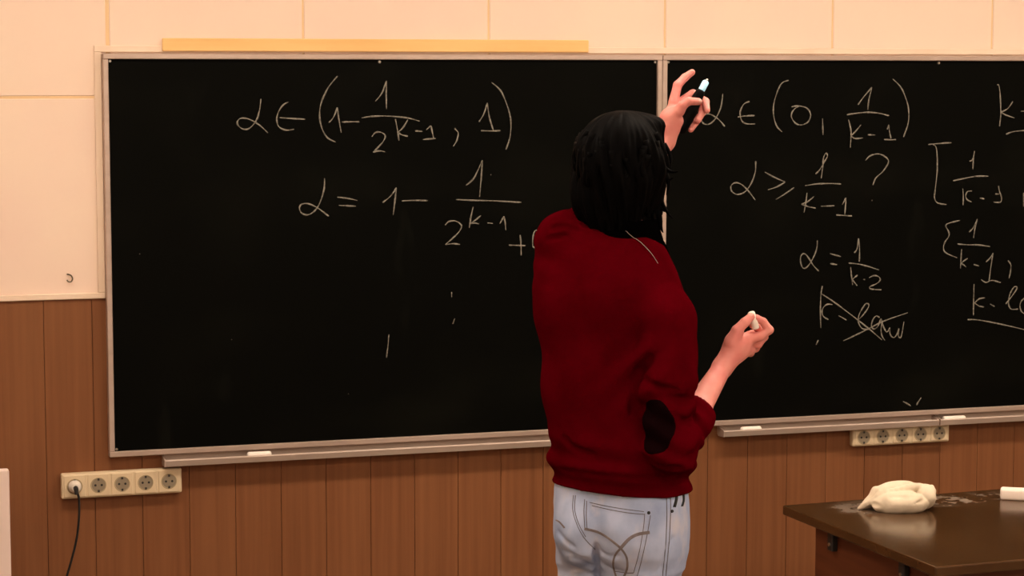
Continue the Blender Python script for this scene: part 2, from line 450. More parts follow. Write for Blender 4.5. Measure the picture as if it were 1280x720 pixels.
B = [
    [[(75, 118), (68, 170), (48, 215), (25, 238), (5, 241), (-9, 228), (-4, 205), (20, 200), (45, 212), (65, 228), (83, 250)]],
    [[(182, 150), (160, 160), (145, 190), (148, 220), (165, 238), (205, 240)], [(135, 212), (165, 208), (203, 206)]],
    [[(338, 65), (310, 78), (290, 120), (278, 170), (280, 215), (292, 250), (312, 272)]],
    [[(382, 168), (360, 182), (349, 208), (365, 236), (390, 244), (418, 230), (426, 202), (412, 177), (380, 168), (350, 172)]],
    [[(474, 218), (475, 250), (476, 284)]],
    [[(616, 163), (640, 130), (672, 93)], [(672, 93), (660, 140), (655, 184)]],
    [[(571, 203), (610, 197), (660, 193), (705, 198), (740, 207)]],
    [[(578, 222), (588, 270), (585, 335)], [(628, 243), (610, 265), (588, 288)], [(588, 288), (605, 298), (635, 296)]],
    [[(655, 283), (685, 284)]],
    [[(733, 262), (738, 243)], [(738, 243), (742, 270), (748, 298)], [(720, 302), (745, 303), (768, 302)]],
    [[(755, 60), (785, 90), (805, 130), (818, 180), (817, 235), (798, 292)]],
    [[(1172, 83), (1180, 88), (1185, 130), (1187, 200), (1182, 250)], [(1235, 150), (1215, 178), (1187, 193)], [(1187, 193), (1210, 205), (1242, 216)]],
    [[(1267, 189), (1310, 187)]],
    [[(1208, 281), (1235, 271), (1290, 265), (1360, 262)]],
    [[(207, 388), (205, 430), (190, 475), (165, 510), (135, 522), (112, 510), (108, 488), (125, 475), (150, 482), (175, 505), (205, 544)]],
    [[(243, 432), (285, 455), (325, 472)], [(325, 472), (290, 492), (256, 503)], [(287, 542), (320, 522), (360, 494)]],
    [[(446, 440), (465, 420), (485, 385), (494, 368), (488, 357), (478, 375), (475, 410), (469, 457)]],
    [[(404, 487), (450, 480), (500, 478), (548, 480)]],
    [[(412, 515), (408, 550), (400, 595)], [(440, 530), (415, 550), (390, 560)], [(390, 560), (415, 570), (447, 577)]],
    [[(467, 569), (495, 568), (522, 567)]],
    [[(553, 563), (568, 535)], [(568, 535), (566, 570), (563, 605)], [(528, 604), (560, 606), (592, 608)]],
    [[(646, 386), (665, 367), (700, 360), (730, 375), (737, 395), (715, 430), (688, 455), (675, 485)], [(670, 545)]],
    [[(897, 322), (940, 318), (990, 315)], [(915, 320), (930, 340), (933, 420), (925, 500), (922, 535), (935, 556), (970, 562)]],
    [[(1062, 390), (1075, 380), (1082, 347)], [(1082, 347), (1078, 380), (1075, 422)]],
    [[(996, 467), (1040, 458), (1090, 449), (1138, 449)]],
    [[(1035, 498), (1037, 530), (1036, 565)], [(1072, 508), (1055, 510), (1047, 525), (1052, 542), (1070, 552)]],
    [[(1103, 536), (1122, 540)]],
    [[(1178, 487), (1182, 510), (1190, 535), (1185, 553), (1158, 552)], [(1165, 520), (1180, 520)]],
    [[(1278, 515), (1278, 570)]],
]
strokes(board_r, 880, 80, 3.2, B)
Cc = [
    [[(167, 162), (162, 210), (140, 260), (115, 295), (95, 300), (83, 270), (85, 240), (100, 228), (120, 245), (145, 285), (173, 315)]],
    [[(230, 228), (255, 235), (284, 243)], [(231, 278), (265, 284)]],
    [[(351, 224), (365, 205), (372, 152)], [(372, 152), (378, 210), (376, 268)]],
    [[(324, 276), (370, 280), (420, 292), (475, 310)]],
    [[(333, 295), (338, 345), (343, 385)], [(368, 335), (350, 350), (341, 358)], [(341, 358), (355, 375), (365, 388)]],
    [[(396, 357), (405, 358)]],
    [[(425, 349), (450, 338), (475, 345), (480, 362), (460, 380), (432, 392), (430, 403), (455, 408), (487, 409)]],
    [[(192, 390), (184, 440), (182, 520), (184, 600)], [(243, 483), (215, 482), (195, 500), (190, 525), (200, 545), (222, 558)]],
    [[(273, 538), (312, 560)]],
    [[(186, 428), (250, 470), (330, 530), (420, 600), (490, 660)]],
    [[(297, 664), (360, 635), (420, 605), (500, 565), (618, 524)]],
    [[(370, 560), (395, 535), (420, 500), (423, 482), (410, 478), (390, 505), (372, 545), (375, 580), (395, 605), (430, 605)]],
    [[(478, 548), (460, 540), (443, 562), (437, 590), (450, 605), (470, 590), (484, 555), (490, 575), (485, 605), (490, 640), (505, 662)]],
    [[(490, 565), (500, 600), (515, 620), (530, 598)], [(530, 598), (530, 630), (548, 648), (565, 630), (574, 602)], [(574, 602), (572, 640), (586, 642), (600, 568)]],
    [[(880, 62), (845, 70), (815, 80), (810, 95), (822, 115), (825, 140), (805, 170), (797, 200), (810, 225), (865, 249)]],
    [[(925, 120), (945, 100), (967, 55)], [(967, 55), (955, 100), (948, 150)]],
    [[(868, 180), (920, 184), (975, 185), (1030, 193)]],
    [[(888, 205), (885, 250), (882, 302)], [(918, 252), (897, 266), (886, 278)], [(886, 278), (900, 286), (910, 295)]],
    [[(948, 282), (975, 290)]],
    [[(1010, 270), (1030, 250), (1045, 225)], [(1045, 225), (1035, 290), (1025, 365)], [(985, 357), (1010, 372), (1040, 362), (1083, 373)]],
    [[(1120, 262), (1134, 285), (1132, 320), (1125, 352)]],
    [[(950, 380), (948, 460), (947, 537)], [(1005, 449), (975, 455), (953, 475)], [(953, 475), (975, 490), (1000, 495)]],
    [[(1030, 480), (1052, 492)]],
    [[(1108, 480), (1140, 440), (1165, 400), (1150, 395), (1130, 430), (1122, 475), (1135, 505), (1170, 505)]],
    [[(1204, 448), (1185, 468), (1180, 495), (1190, 520), (1215, 536)]],
    [[(918, 558), (970, 560), (1080, 580), (1200, 608), (1290, 632)]],
]
strokes(board_r, 980, 260, 4.0, Cc)
strokes(board_r, 0, 0, 1, [[[(1128.7, 501.7), (1133, 504), (1138.5, 507.5)]], [[(1151.5, 497), (1148, 502), (1145.6, 506.5)]],
                           [[(1023, 425), (1020, 431)]]], 1.9)

# trays under the boards
TPROF = [(0, .002), (0, .034), (-.008, .034), (-.010, .009), (-.046, .006), (-.050, .020), (-.054, .021), (-.057, .017), (-.055, 0), (-.010, -.003)]


def tray(x0, x1, label):
    r = empty('chalk_tray', (x0, 0, BZ0 - .034)); w = x1 - x0
    tag(r, label, 'tray')
    obj('channel', extrude_profile(bmesh.new(), TPROF, 0, w), M['alu_tray'], r)
    for xa in (0, w - .003):
        bm = extrude_profile(bmesh.new(), [(-.0, .002), (-.0, .033), (-.02, .026), (-.052, .022), (-.0575, .018), (-.0555, -.0005), (-.010, -.0035)], xa - .0006, xa + .0036)
        obj('end_cap', bm, M['alu'], r)
    return r


TZ = BZ0 - .034
tray(on_wall(206, 578, -.057)[0], .47, 'long aluminium chalk tray under the chalkboard with the equation alpha equals')
xt1 = on_wall(905, 540, -.057)[0]; xt2 = on_wall(1176, 527, -.057)[0]
tray(xt1, xt2 - .006, 'aluminium chalk tray ending just beside the person and above the empty sockets')
tray(xt2, 2.28, 'aluminium chalk tray on the wall behind the board eraser on the desk')


def chalk_piece(px0, px1, py, label, r=.0115, yo=-.040):
    a = on_wall(px0, py, yo)[0]; b = on_wall(px1, py, yo)[0]
    t = empty('chalk_piece', ((a + b) / 2, yo, TZ + .0072 + r)); L = (b - a) / 2
    bm = tube(bmesh.new(), [(-L, 0, 0), (-L + .002, 0, 0), (-L + .006, 0, 0), (0, 0, 0), (L - .006, 0, 0), (L - .002, 0, 0), (L, 0, 0)], [r * .6, r * .9, r, r, r, r * .9, r * .6], 14)
    me = bpy.data.meshes.new('chalk_piece'); bm.normal_update(); bm.to_mesh(me); bm.free()
    bpy.data.objects.remove(t)
    o = link('chalk_piece', me, M['chalk'], None, True); o.location = ((a + b) / 2, yo, TZ + .0073 + r)
    tag(o, label, 'chalk')


chalk_piece(309, 339, 570, 'white chalk stick alone in the tray above the socket strip with a plug')
chalk_piece(926, 951, 537, 'white chalk stick in the tray end beside the person', .0105)
chalk_piece(1179, 1206, 526, 'white chalk stick in the tray above the socket strip without a plug', .0105)


# ------------------------------------------------------------------ socket strips
def socket_strip(px0, py0, px1, py1, label, h=.077):
    """five Schuko sockets in one surface frame"""
    a = on_wall(px0, py0, -.03); b = on_wall(px1, py1, -.03)
    w = 5 * .0712 + .008
    cx = (a[0] + b[0]) / 2; cz = (a[2] + b[2]) / 2
    r = empty('socket_strip', (cx, 0, cz)); tag(r, label, 'socket strip')
    obj('frame', box(bmesh.new(), -w / 2, w / 2, -.030, 0, -h / 2, h / 2, .006, 3), M['socket'], r)
    mesh = None
    for i in range(5):
        x = (i - 2) * .0712
        if mesh is None:
            bm = bmesh.new(); n = 28; R = .0205
            box(bm, -.0325, .0325, -.0325, -.028, -.03, .03, .0015)
            f = box_obj('insert', -.0325, .0325, -.0322, -.028, -h / 2 + .005, h / 2 - .005, M['socket'], r, .002); bm.free()
            # collar ring around the well
            bm = bmesh.new()
            for k2 in range(n):
                pass
            prof = [(R, -.0322), (R + .0012, -.0335), (R + .0028, -.0335), (R + .0034, -.0322)]
            ring = [[bm.verts.new((rr * math.cos(2 * math.pi * k2 / n), yy, rr * math.sin(2 * math.pi * k2 / n))) for k2 in range(n)] for rr, yy in prof]
            for p in range(3):
                for k2 in range(n): bm.faces.new((ring[p][k2], ring[p][(k2 + 1) % n], ring[p + 1][(k2 + 1) % n], ring[p + 1][k2]))
            bmesh.ops.recalc_face_normals(bm, faces=bm.faces)
            g = obj('rim', bm, M['socketseam'], f)
            well = obj('well', cyl(bmesh.new(), (0, -.0321, 0), (0, -1, 0), R, .0006, n), M['socketdark'], f)
            pins = []
            for hx in (-.0095, .0095):
                pins.append(obj('pin_hole', cyl(bmesh.new(), (hx, -.0325, 0), (0, -1, 0), .0036, .0006, 10), M['hole'], f))
            clips = []
            for cz2 in (-.0178, .0178):
                clips.append(box_obj('earth_clip', -.003, .003, -.0345, -.032, cz2 - .0035, cz2 + .0035, M['clip'], f))
            mesh = (f, [g, well] + pins + clips)
            f.location.x = x
        else:
            f = mesh[0].copy(); COL.objects.link(f); f.location.x = x
            for ch in mesh[1]:
                c = ch.copy(); COL.objects.link(c); c.parent = f
    return r


s1 = socket_strip(77, 588, 227, 621, 'cream strip of five wall sockets with a plug in one')
s2 = socket_strip(1066, 534, 1187, 554, 'cream strip of five empty wall sockets under the chalk tray', .062)
# plug and cable in the left-most socket of the first strip
pc = empty('power_cord', (s1.location.x - 2 * .0712, -.0327, s1.location.z)); tag(pc, 'white plug on a black cable in the socket strip', 'power cord')
bm = cyl(bmesh.new(), (0, -.0002, 0), (0, -1, 0), .0195, .012, 24, .0185); cyl(bm, (0, -.012, 0), (0, -1, 0), .0185, .014, 24, .011)
plug = obj('plug', bm, M['plug'], pc)
obj('strain_relief', tube(bmesh.new(), [(0, -.024, 0), (0, -.034, -.003), (.001, -.038, -.018)], [.0075, .007, .005], 10), M['cord'], plug)
path = [(.001, -.036, -.010)]
for px, py, yy in ((98.5, 622, -.068), (99, 640, -.068), (97.5, 662, -.066), (94, 682, -.064), (88, 705, -.062), (83, 722, -.06), (74, 752, -.06), (66, 790, -.06)):
    q = on_wall(px, py, yy); path.append((q[0] - pc.location.x, yy - pc.location.y, q[2] - pc.location.z))
lx, ly, lz = path[-1]
fl = -pc.location.z + .004
path += [(lx - .03, ly - .01, lz - .1), (lx - .03, ly - .03, fl + .03), (lx + .0, ly - .06, fl), (lx + .12, ly - .10, fl)]
obj('cable', tube(bmesh.new(), smooth_path(path, 5), .0036, 8), M['cord'], pc, True)

# small dark hook on the panel
q = on_wall(87, 348, -.004)
hk = tube(bmesh.new(), smooth_path([(-.008, .004, .012), (-.003, -.004, .012), (.004, -.009, .009), (.008, -.010, .0), (.004, -.010, -.009), (-.004, -.009, -.009), (-.008, -.007, -.004)], 4), .0022, 8)
hook = obj('wall_hook', hk, M['hook'], None, True); hook.location = (q[0], 0, q[2]); tag(hook, 'small curved metal hook screwed into the cream panel', 'hook')

# pale upright panel at the left edge of the view
q = on_wall(11.5, 587, -.40); h = q[2]
cab = empty('white_panel', (q[0] - .35, -.385, 0)); tag(cab, 'pale pinkish white upright panel with a rounded corner beside the power cord', 'panel')
obj('board', box(bmesh.new(), -.35, .35, -.015, .015, .06, h, .006, 3), M['white'], cab)
for x0 in (-.26, .24):
    box_obj('foot', x0, x0 + .04, -.14, .14, 0, .06, M['white'], cab, .006, 2)

# ------------------------------------------------------------------ table
ZT = .75
c_bl = on_level(978, 631.5, ZT); c_fl = on_level(1175, 708.5, ZT)
dv = c_fl - c_bl; trot = math.atan2(dv[0], -dv[1])
tdep = math.hypot(dv[0], dv[1])
tw = 1.35
tab = empty('desk', (c_bl[0], c_bl[1], 0), trot * .75); tag(tab, 'dark brown glossy desk with chalk dust beside the chalkboard', 'desk')


def to_tab(p):
    v = np.array([p[0] - tab.location.x, p[1] - tab.location.y]); a = -tab.rotation_euler.z
    return (v[0] * math.cos(a) - v[1] * math.sin(a), v[0] * math.sin(a) + v[1] * math.cos(a))


rag_p = on_level(1123, 637, ZT); sp_p = on_level(1262, 621, ZT)
rl = to_tab(on_level(1085, 634, ZT)); el = to_tab(on_level(1205, 624, ZT))
M['tabletop'] = table_mat(rl[0], rl[1], el[0], el[1])
obj('tabletop', box(bmesh.new(), 0, tw, -tdep, 0, ZT - .026, ZT, .004, 2), M['tabletop'], tab)
zi = ZT - .026
for x0 in (.035, tw - .057):
    box_obj('end_panel', x0, x0 + .022, -tdep + .05, -.125, .0, zi, M['tableside'], tab, .001)
box_obj('modesty_panel', .057, tw - .057, -.165, -.145, .25, zi, M['tableside'], tab, .001)
for yy in (-.235, -.60):
    b = box_obj('bracket', .018, .0345, yy - .014, yy + .014, zi - .052, zi, M['bracket'], tab, .002)
    obj('bolt', cyl(bmesh.new(), (.018, yy, zi - .035), (-1, 0, 0), .005, .003, 8), M['screw'], b)
for x0 in (.057,):
    box_obj('apron', x0, tw - .057, -tdep + .055, -tdep + .075, zi - .09, zi, M['tableside'], tab, .001)


# ------------------------------------------------------------------ field modelling
class Field:
    """Signed distance grid that grows rounded cones, ellipsoids and lofts into one surface."""

    def __init__(s, lo, hi, h):
        s.lo = np.array(lo, np.float32); s.h = h
        s.n = np.ceil((np.array(hi) - np.array(lo)) / h).astype(int) + 1
        s.V = np.full(s.n, .2, np.float32)
        s.ax = [(s.lo[i] + h * np.arange(s.n[i])).astype(np.float32) for i in range(3)]

    def sub(s, lo, hi):
        i0 = np.clip(np.floor((np.array(lo) - s.lo) / s.h).astype(int), 0, s.n)
        i1 = np.clip(np.ceil((np.array(hi) - s.lo) / s.h).astype(int) + 1, 0, s.n)
        sl = tuple(slice(a, b) for a, b in zip(i0, i1))
        X = s.ax[0][sl[0]][:, None, None]; Y = s.ax[1][sl[1]][None, :, None]; Z = s.ax[2][sl[2]][None, None, :]
        return sl, X, Y, Z

    def put(s, sl, d, k, mode='add'):
        v = s.V[sl]
        if v.size == 0: return
        if mode == 'add':
            if k > 0:
                hh = np.clip(.5 + .5 * (v - d) / k, 0, 1); s.V[sl] = v * (1 - hh) + d * hh - k * hh * (1 - hh)
            else: s.V[sl] = np.minimum(v, d)
        else:
            d = -d
            if k > 0:
                hh = np.clip(.5 - .5 * (v - d) / k, 0, 1); s.V[sl] = v * (1 - hh) + d * hh + k * hh * (1 - hh)
            else: s.V[sl] = np.maximum(v, d)

    def cone(s, a, b, ra, rb, k=.01, mode='add'):
        a = np.array(a, float); b = np.array(b, float); m = max(ra, rb) + max(k, 3 * s.h) + .004
        sl, X, Y, Z = s.sub(np.minimum(a, b) - m, np.maximum(a, b) + m)
        ba = b - a; l2 = float(ba @ ba) + 1e-12
        px, py, pz = X - a[0], Y - a[1], Z - a[2]
        t = np.clip((px * ba[0] + py * ba[1] + pz * ba[2]) / l2, 0, 1)
        d = np.sqrt((px - ba[0] * t) ** 2 + (py - ba[1] * t) ** 2 + (pz - ba[2] * t) ** 2) - (ra + (rb - ra) * t)
        s.put(sl, d, k, mode)

    def chain(s, pts, rs, k=.006):
        for i in range(len(pts) - 1): s.cone(pts[i], pts[i + 1], rs[i], rs[i + 1], k)

    def ell(s, c, axes, rad, k=.01, mode='add'):
        c = np.array(c, float); axes = np.array(axes, float); m = max(rad) + max(k, 3 * s.h) + .004
        sl, X, Y, Z = s.sub(c - m, c + m)
        px, py, pz = X - c[0], Y - c[1], Z - c[2]
        q = 0; g = 0
        for i in range(3):
            u = px * axes[i][0] + py * axes[i][1] + pz * axes[i][2]
            q = q + (u / rad[i]) ** 2; g = g + (u / rad[i] ** 2) ** 2
        q = np.sqrt(q); d = q * (q - 1) / (np.sqrt(g) + 1e-6)
        s.put(sl, np.clip(d, -.2, .2), k, mode)

    def loft(s, rows, theta, k=.01, p=2.2, mode='add'):
        """rows: (z, cx, cy, a, b) sorted by z; ellipse sections turned by theta about z"""
        r = np.array(sorted(rows)); zmin, zmax = r[0, 0], r[-1, 0]; m = max(r[:, 3].max(), r[:, 4].max()) + .03
        sl, X, Y, Z = s.sub((r[:, 1].min() - m, r[:, 2].min() - m, zmin - .02), (r[:, 1].max() + m, r[:, 2].max() + m, zmax + .02))
        z = Z.ravel()
        # smooth interpolation of the rows
        zz = np.linspace(zmin, zmax, 200); ip = [np.interp(zz, r[:, 0], r[:, i]) for i in range(1, 5)]
        ker = np.ones(7) / 7; ip = [np.convolve(np.pad(v, 3, 'edge'), ker, 'valid') for v in ip]
        cx, cy, a, b = [np.interp(z, zz, v).astype(np.float32)[None, None, :] for v in ip]
        ct, st = math.cos(theta), math.sin(theta)
        dx, dy = X - cx, Y - cy
        u = dx * ct - dy * st; v = dx * st + dy * ct
        q = ((np.abs(u) / a) ** p + (np.abs(v) / b) ** p) ** (1 / p)
        d = (q - 1) * np.minimum(a, b)
        d = np.maximum(d, np.maximum(Z - zmax, zmin - Z))
        s.put(sl, d, k, mode)

    def plane(s, c, n, k=0.0):
        """keep the side where (p-c).n < 0"""
        n = np.array(n, float); n = n / np.linalg.norm(n)
        d = (s.ax[0][:, None, None] - c[0]) * n[0] + (s.ax[1][None, :, None] - c[1]) * n[1] + (s.ax[2][None, None, :] - c[2]) * n[2]
        s.V = np.maximum(s.V, d.astype(np.float32))

    def displace(s, fn):
        sl, X, Y, Z = s.sub(s.lo, s.lo + s.h * s.n)
        s.V = s.V + fn(X, Y, Z).astype(np.float32)

    def mesh(s, relax=1):
        V = s.V; neg = V < 0
        c = np.zeros(np.array(V.shape) - 1, np.int8)
        for i in (0, 1):
            for j in (0, 1):
                for k in (0, 1):
                    c += neg[i:i + c.shape[0], j:j + c.shape[1], k:k + c.shape[2]]
        act = (c > 0) & (c < 8)
        ijk = np.argwhere(act); idx = np.full(c.shape, -1, np.int64); idx[act] = np.arange(len(ijk))
        off = np.array([(i, j, k) for i in (0, 1) for j in (0, 1) for k in (0, 1)])
        cv = np.stack([V[ijk[:, 0] + o[0], ijk[:, 1] + o[1], ijk[:, 2] + o[2]] for o in off], 1)
        P = np.zeros((len(ijk), 3)); cnt = np.zeros(len(ijk))
        for a in range(8):
            for b in range(a + 1, 8):
                if np.abs(off[a] - off[b]).sum() != 1: continue
                m = (cv[:, a] < 0) != (cv[:, b] < 0)
                t = cv[m, a] / (cv[m, a] - cv[m, b])
                P[m] += off[a] + (off[b] - off[a]) * t[:, None]; cnt[m] += 1
        P = (P / cnt[:, None] + ijk) * s.h + s.lo
        quads = []
        for ax in range(3):
            o1, o2 = (ax + 1) % 3, (ax + 2) % 3
            sa = [slice(None)] * 3; sb = [slice(None)] * 3; sa[ax] = slice(0, -1); sb[ax] = slice(1, None)
            cr = neg[tuple(sa)] != neg[tuple(sb)]
            e = np.argwhere(cr)
            e = e[(e[:, o1] > 0) & (e[:, o2] > 0) & (e[:, o1] < c.shape[o1]) & (e[:, o2] < c.shape[o2])]
            flip = neg[tuple(sa)][tuple(e.T)]
            d1 = np.zeros(3, int); d1[o1] = 1; d2 = np.zeros(3, int); d2[o2] = 1
            q = np.stack([idx[tuple((e - d1 - d2).T)], idx[tuple((e - d2).T)], idx[tuple(e.T)], idx[tuple((e - d1).T)]], 1)
            q[~flip] = q[~flip][:, ::-1]
            quads.append(q)
        Q = np.concatenate(quads); Q = Q[(Q >= 0).all(1)]
        for _ in range(relax):
            S = np.zeros_like(P); n = np.zeros(len(P))
            for i in range(4):
                a, b = Q[:, i], Q[:, (i + 1) % 4]
                np.add.at(S, a, P[b]); np.add.at(n, a, 1); np.add.at(S, b, P[a]); np.add.at(n, b, 1)
            P = P * .5 + .5 * S / np.maximum(n, 1)[:, None]
        return P, Q


def join(parts):
    Ps, Qs, o = [], [], 0
    for P, Q in parts: Ps.append(P); Qs.append(Q + o); o += len(P)
    return np.concatenate(Ps), np.concatenate(Qs)


def pq_obj(name, PQ, m, parent=None):
    P, Q = PQ
    me = bpy.data.meshes.new(name)
    me.vertices.add(len(P)); me.vertices.foreach_set('co', P.astype(np.float32).ravel())
    me.loops.add(Q.size); me.loops.foreach_set('vertex_index', Q.astype(np.int32).ravel())
    me.polygons.add(len(Q)); me.polygons.foreach_set('loop_start', np.arange(0, Q.size, 4, dtype=np.int32))
    me.polygons.foreach_set('loop_total', np.full(len(Q), 4, np.int32))
    me.update(calc_edges=True); me.validate()
    return link(name, me, m, parent, True)


I3 = np.eye(3)


def axes_from(d, up=(0, 0, 1)):
    """rows: side, d, up'"""
    d = np.array(d, float); d /= np.linalg.norm(d); up = np.array(up, float)
    sd = np.cross(d, up); sd /= np.linalg.norm(sd); u = np.cross(sd, d)
    return np.array([sd, d, u])


# ------------------------------------------------------------------ things on the desk
# local frame: x to the viewer's right, y away
rag = Field((-.13, -.09, -.004), (.13, .10, .10), .002)
rag.ell((.012, .030, .034), I3, (.084, .045, .038), .01)                                # the cloth behind
rag.cone((-.050, .012, .036), (-.106, .000, .003), .024, .004, .016)                      # trailing corner
rag.ell((.070, .002, .036), axes_from((1, .2, -.1)), (.040, .030, .032), .006)
rag.ell((.000, -.024, .022), axes_from((1, .0, .02)), (.040, .078, .0320), .0012)       # bulging front
edge = smooth_path([(-.100, -.004, .006), (-.078, -.016, .026), (-.050, -.018, .046), (-.008, -.012, .058), (.034, -.006, .063), (.070, -.004, .062), (.096, .0, .050)], 3)
rag.chain(edge, [.0045 + .0025 * math.sin(math.pi * i / (len(edge) - 1)) for i in range(len(edge))], .006)
rag.cone((-.078, -.034, .022), (-.060, -.056, .020), .008, .006, .004, 'sub')
rag.cone((.064, -.056, .006), (.072, -.040, .014), .008, .005, .003, 'sub')
rag.cone((-.030, -.050, .046), (.040, -.052, .047), .0035, .0025, .010, 'sub')
rag.cone((.030, -.058, .028), (.066, -.048, .040), .003, .003, .008, 'sub')
rag.cone((.090, .010, .060), (.100, -.004, .030), .006, .005, .004)
rag.displace(lambda X, Y, Z: .0022 * np.sin(45 * X + 40 * Y + 2 * np.sin(35 * Z + 20 * X)) * np.sin(38 * Y - 50 * Z + 2 * np.sin(30 * X)) + .0010 * np.sin(130 * Z - 90 * X + 80 * Y + 2 * np.sin(60 * X)))
rag.plane((0, 0, 0), (0, 0, -1))
ro = pq_obj('rag', rag.mesh(1), M['rag'])
ro.location = (rag_p[0], rag_p[1], ZT - .0004); ro.rotation_euler = (0, 0, -YAW); tag(ro, 'crumpled off-white dusting rag lying on the desk', 'rag')
sp = on_level(1250, 625, ZT)
so = obj('board_eraser', box(bmesh.new(), 0, .115, -.0, .045, 0, .030, .006, 3), M['sponge'], None, True)
so.location = (sp[0], sp[1], ZT); so.rotation_euler = (0, 0, -YAW - math.radians(14)); tag(so, 'white block-shaped board eraser lying on the desk', 'eraser')

# ------------------------------------------------------------------ the person
PO = np.array([-.423, -2.11, 0.0])        # the spot between the feet
per = empty('person', PO, -YAW)
tag(per, 'person with black hair in dark red sweater and pale jeans pointing at the chalkboard', 'person')
_f0 = np.array([math.sin(YAW), math.cos(YAW), 0])
_cl = np.array([(CAM - PO) @ _r0, (CAM - PO) @ _f0, CAM[2]])


def PL(px, py, y):
    """pixel -> point in the person's own frame on the upright plane at distance y behind the spot"""
    d = ray(px, py); dl = np.array([d @ _r0, d @ _f0, d[2]])
    return _cl + dl * ((y - _cl[1]) / dl[1])


TH = math.radians(28)                     # body turned to the right
FWD = np.array([math.sin(TH), math.cos(TH), 0]); RGT = np.array([math.cos(TH), -math.sin(TH), 0]); UP = np.array([0, 0, 1.0])


def rows_from(spec, grow=0.0, th=TH):
    out = []
    for (py, l, r, y, b) in spec:
        a_, b_ = PL(l, py, y), PL(r, py, y)
        hw = abs(b_[0] - a_[0]) / 2
        a = math.sqrt(max(hw * hw - (b * math.sin(th)) ** 2, 1e-4)) / math.cos(th)
        out.append(((a_[2] + b_[2]) / 2, (a_[0] + b_[0]) / 2, y, a + grow, b + grow))
    return out


TORSO = [(634, 697, 856, .0, .112), (616, 694, 861, .0, .118), (606, 693, 862, .0, .120), (596, 695, 859, .0, .117),
         (588, 692, 862, .0, .119), (575, 689, 866, .0, .124), (550, 687, 848, .002, .118), (500, 682, 836, .006, .112),
         (450, 677, 834, .014, .112), (400, 670, 840, .022, .118), (360, 667, 846, .03, .120), (335, 668, 842, .038, .112),
         (315, 678, 834, .045, .098), (300, 694, 826, .05, .080), (288, 716, 818, .055, .064)]
# joints
L_SH, L_EL, L_WR = PL(707, 300, .075), PL(766, 272, .33), PL(831, 181, .45)
R_SH, R_EL, R_WR = PL(834, 402, -.075), PL(840, 561, -.135), PL(900, 466, .055)
NECK0, NECK1 = PL(783, 330, .05), PL(786, 275, .065)

def bvh(PQ): return BVHTree.FromPolygons([tuple(p) for p in PQ[0]], [tuple(q) for q in PQ[1]])


def cast(tree, px, py):
    d = ray(px, py); dl = Vector((d @ _r0, d @ _f0, d[2])).normalized()
    loc, nor, i, dist = tree.ray_cast(Vector(_cl), dl, 20)
    if loc is None: return None
    if nor.dot(dl) > 0: nor = -nor
    return loc, nor


# ---- sweater
sw = Field((-.30, -.25, .95), (.32, .45, 1.66), .0036)
sw.loft(rows_from(TORSO), TH, .0, 2.3)
sw.cone(PL(770, 335, .055), L_SH, .070, .064, .04)
sw.cone(PL(790, 345, .03), R_SH, .062, .061, .035)
sw.chain([L_SH, L_SH * .5 + L_EL * .5, L_EL], [.064, .058, .053], .02)
sw.cone(L_EL, L_EL * .6 + L_WR * .4, .053, .047, .02)
up = PL(835, 482, -.115)
sw.cone(R_SH, R_SH * .6 + up * .4, .060, .062, .03)
sw.cone(R_SH * .6 + up * .4, up, .062, .062, .012)
sw.cone(up, R_EL, .062, .056, .008)
R_CUFF = R_EL * .56 + R_WR * .44
sw.cone(R_EL, R_CUFF, .055, .046, .010)
sw.cone(R_EL * .62 + R_WR * .38, R_CUFF, .047, .046, .006)
fa = (R_WR - R_EL) / np.linalg.norm(R_WR - R_EL)
fl_ = (L_WR - L_EL) / np.linalg.norm(L_WR - L_EL)


def folds(X, Y, Z):
    d = np.zeros(np.broadcast(X, Y, Z).shape, np.float32)
    # gathers around the right elbow, perpendicular to the arm
    e = R_EL
    rr = np.exp(-(((X - e[0]) / .075) ** 2 + ((Y - e[1]) / .09) ** 2 + ((Z - e[2] - .05) / .085) ** 2))
    d += .0085 * rr * np.sin(105 * (Z - e[2]) + 60 * (X - e[0]) + 2.2 * np.sin(40 * Y + 25 * X))
    # pull lines from the armpit across the back
    s0 = PL(800, 470, -.11)
    rr = np.exp(-(((X - s0[0]) / .06) ** 2 + ((Z - s0[2]) / .09) ** 2)) * (Y < .02)
    d += .0075 * rr * np.sin(70 * (Z - s0[2]) - 75 * (X - s0[0]) + 1.0)
    # soft rolls above the hem
    zh = PL(775, 585, 0)[2]
    rr = np.exp(-((Z - zh - .02) / .05) ** 2)
    d += .0055 * rr * np.sin(95 * (Z - zh) + 9 * X + 2.0 * np.sin(14 * X + 10 * Y))
    # left shoulder gathers under the raised arm
    s1_ = L_SH
    rr = np.exp(-(((X - s1_[0]) / .08) ** 2 + ((Y - s1_[1]) / .12) ** 2 + ((Z - s1_[2] + .03) / .07) ** 2))
    d += .003 * rr * np.sin(110 * (Z - s1_[2]) + 45 * X)
    d += .0018 * np.sin(23 * X + 11 * Z) * np.sin(17 * Z - 20 * Y + 1.3) + .0009 * np.sin(60 * X + 33 * Z + 20 * Y)
    # diagonal drape over the back
    d += .0036 * np.sin(34 * (Z - .6 * X) + 2 * np.sin(9 * X)) * np.exp(-((Z - 1.25) / .18) ** 2)
    return d


sw.displace(folds)


def carve(fld, paths, k=.010):
    tr = bvh(fld.mesh(0))
    for pts, r, *sink in paths:
        prev = None
        for q in smooth_path(pts, 4):
            h_ = cast(tr, q[0], q[1])
            p = None if h_ is None else np.array(h_[0] + h_[1] * (sink[0] if sink else r * .25))
            if p is not None and prev is not None and np.linalg.norm(p - prev) < .03:
                fld.cone(prev, p, r, r, k, 'sub')
            prev = p


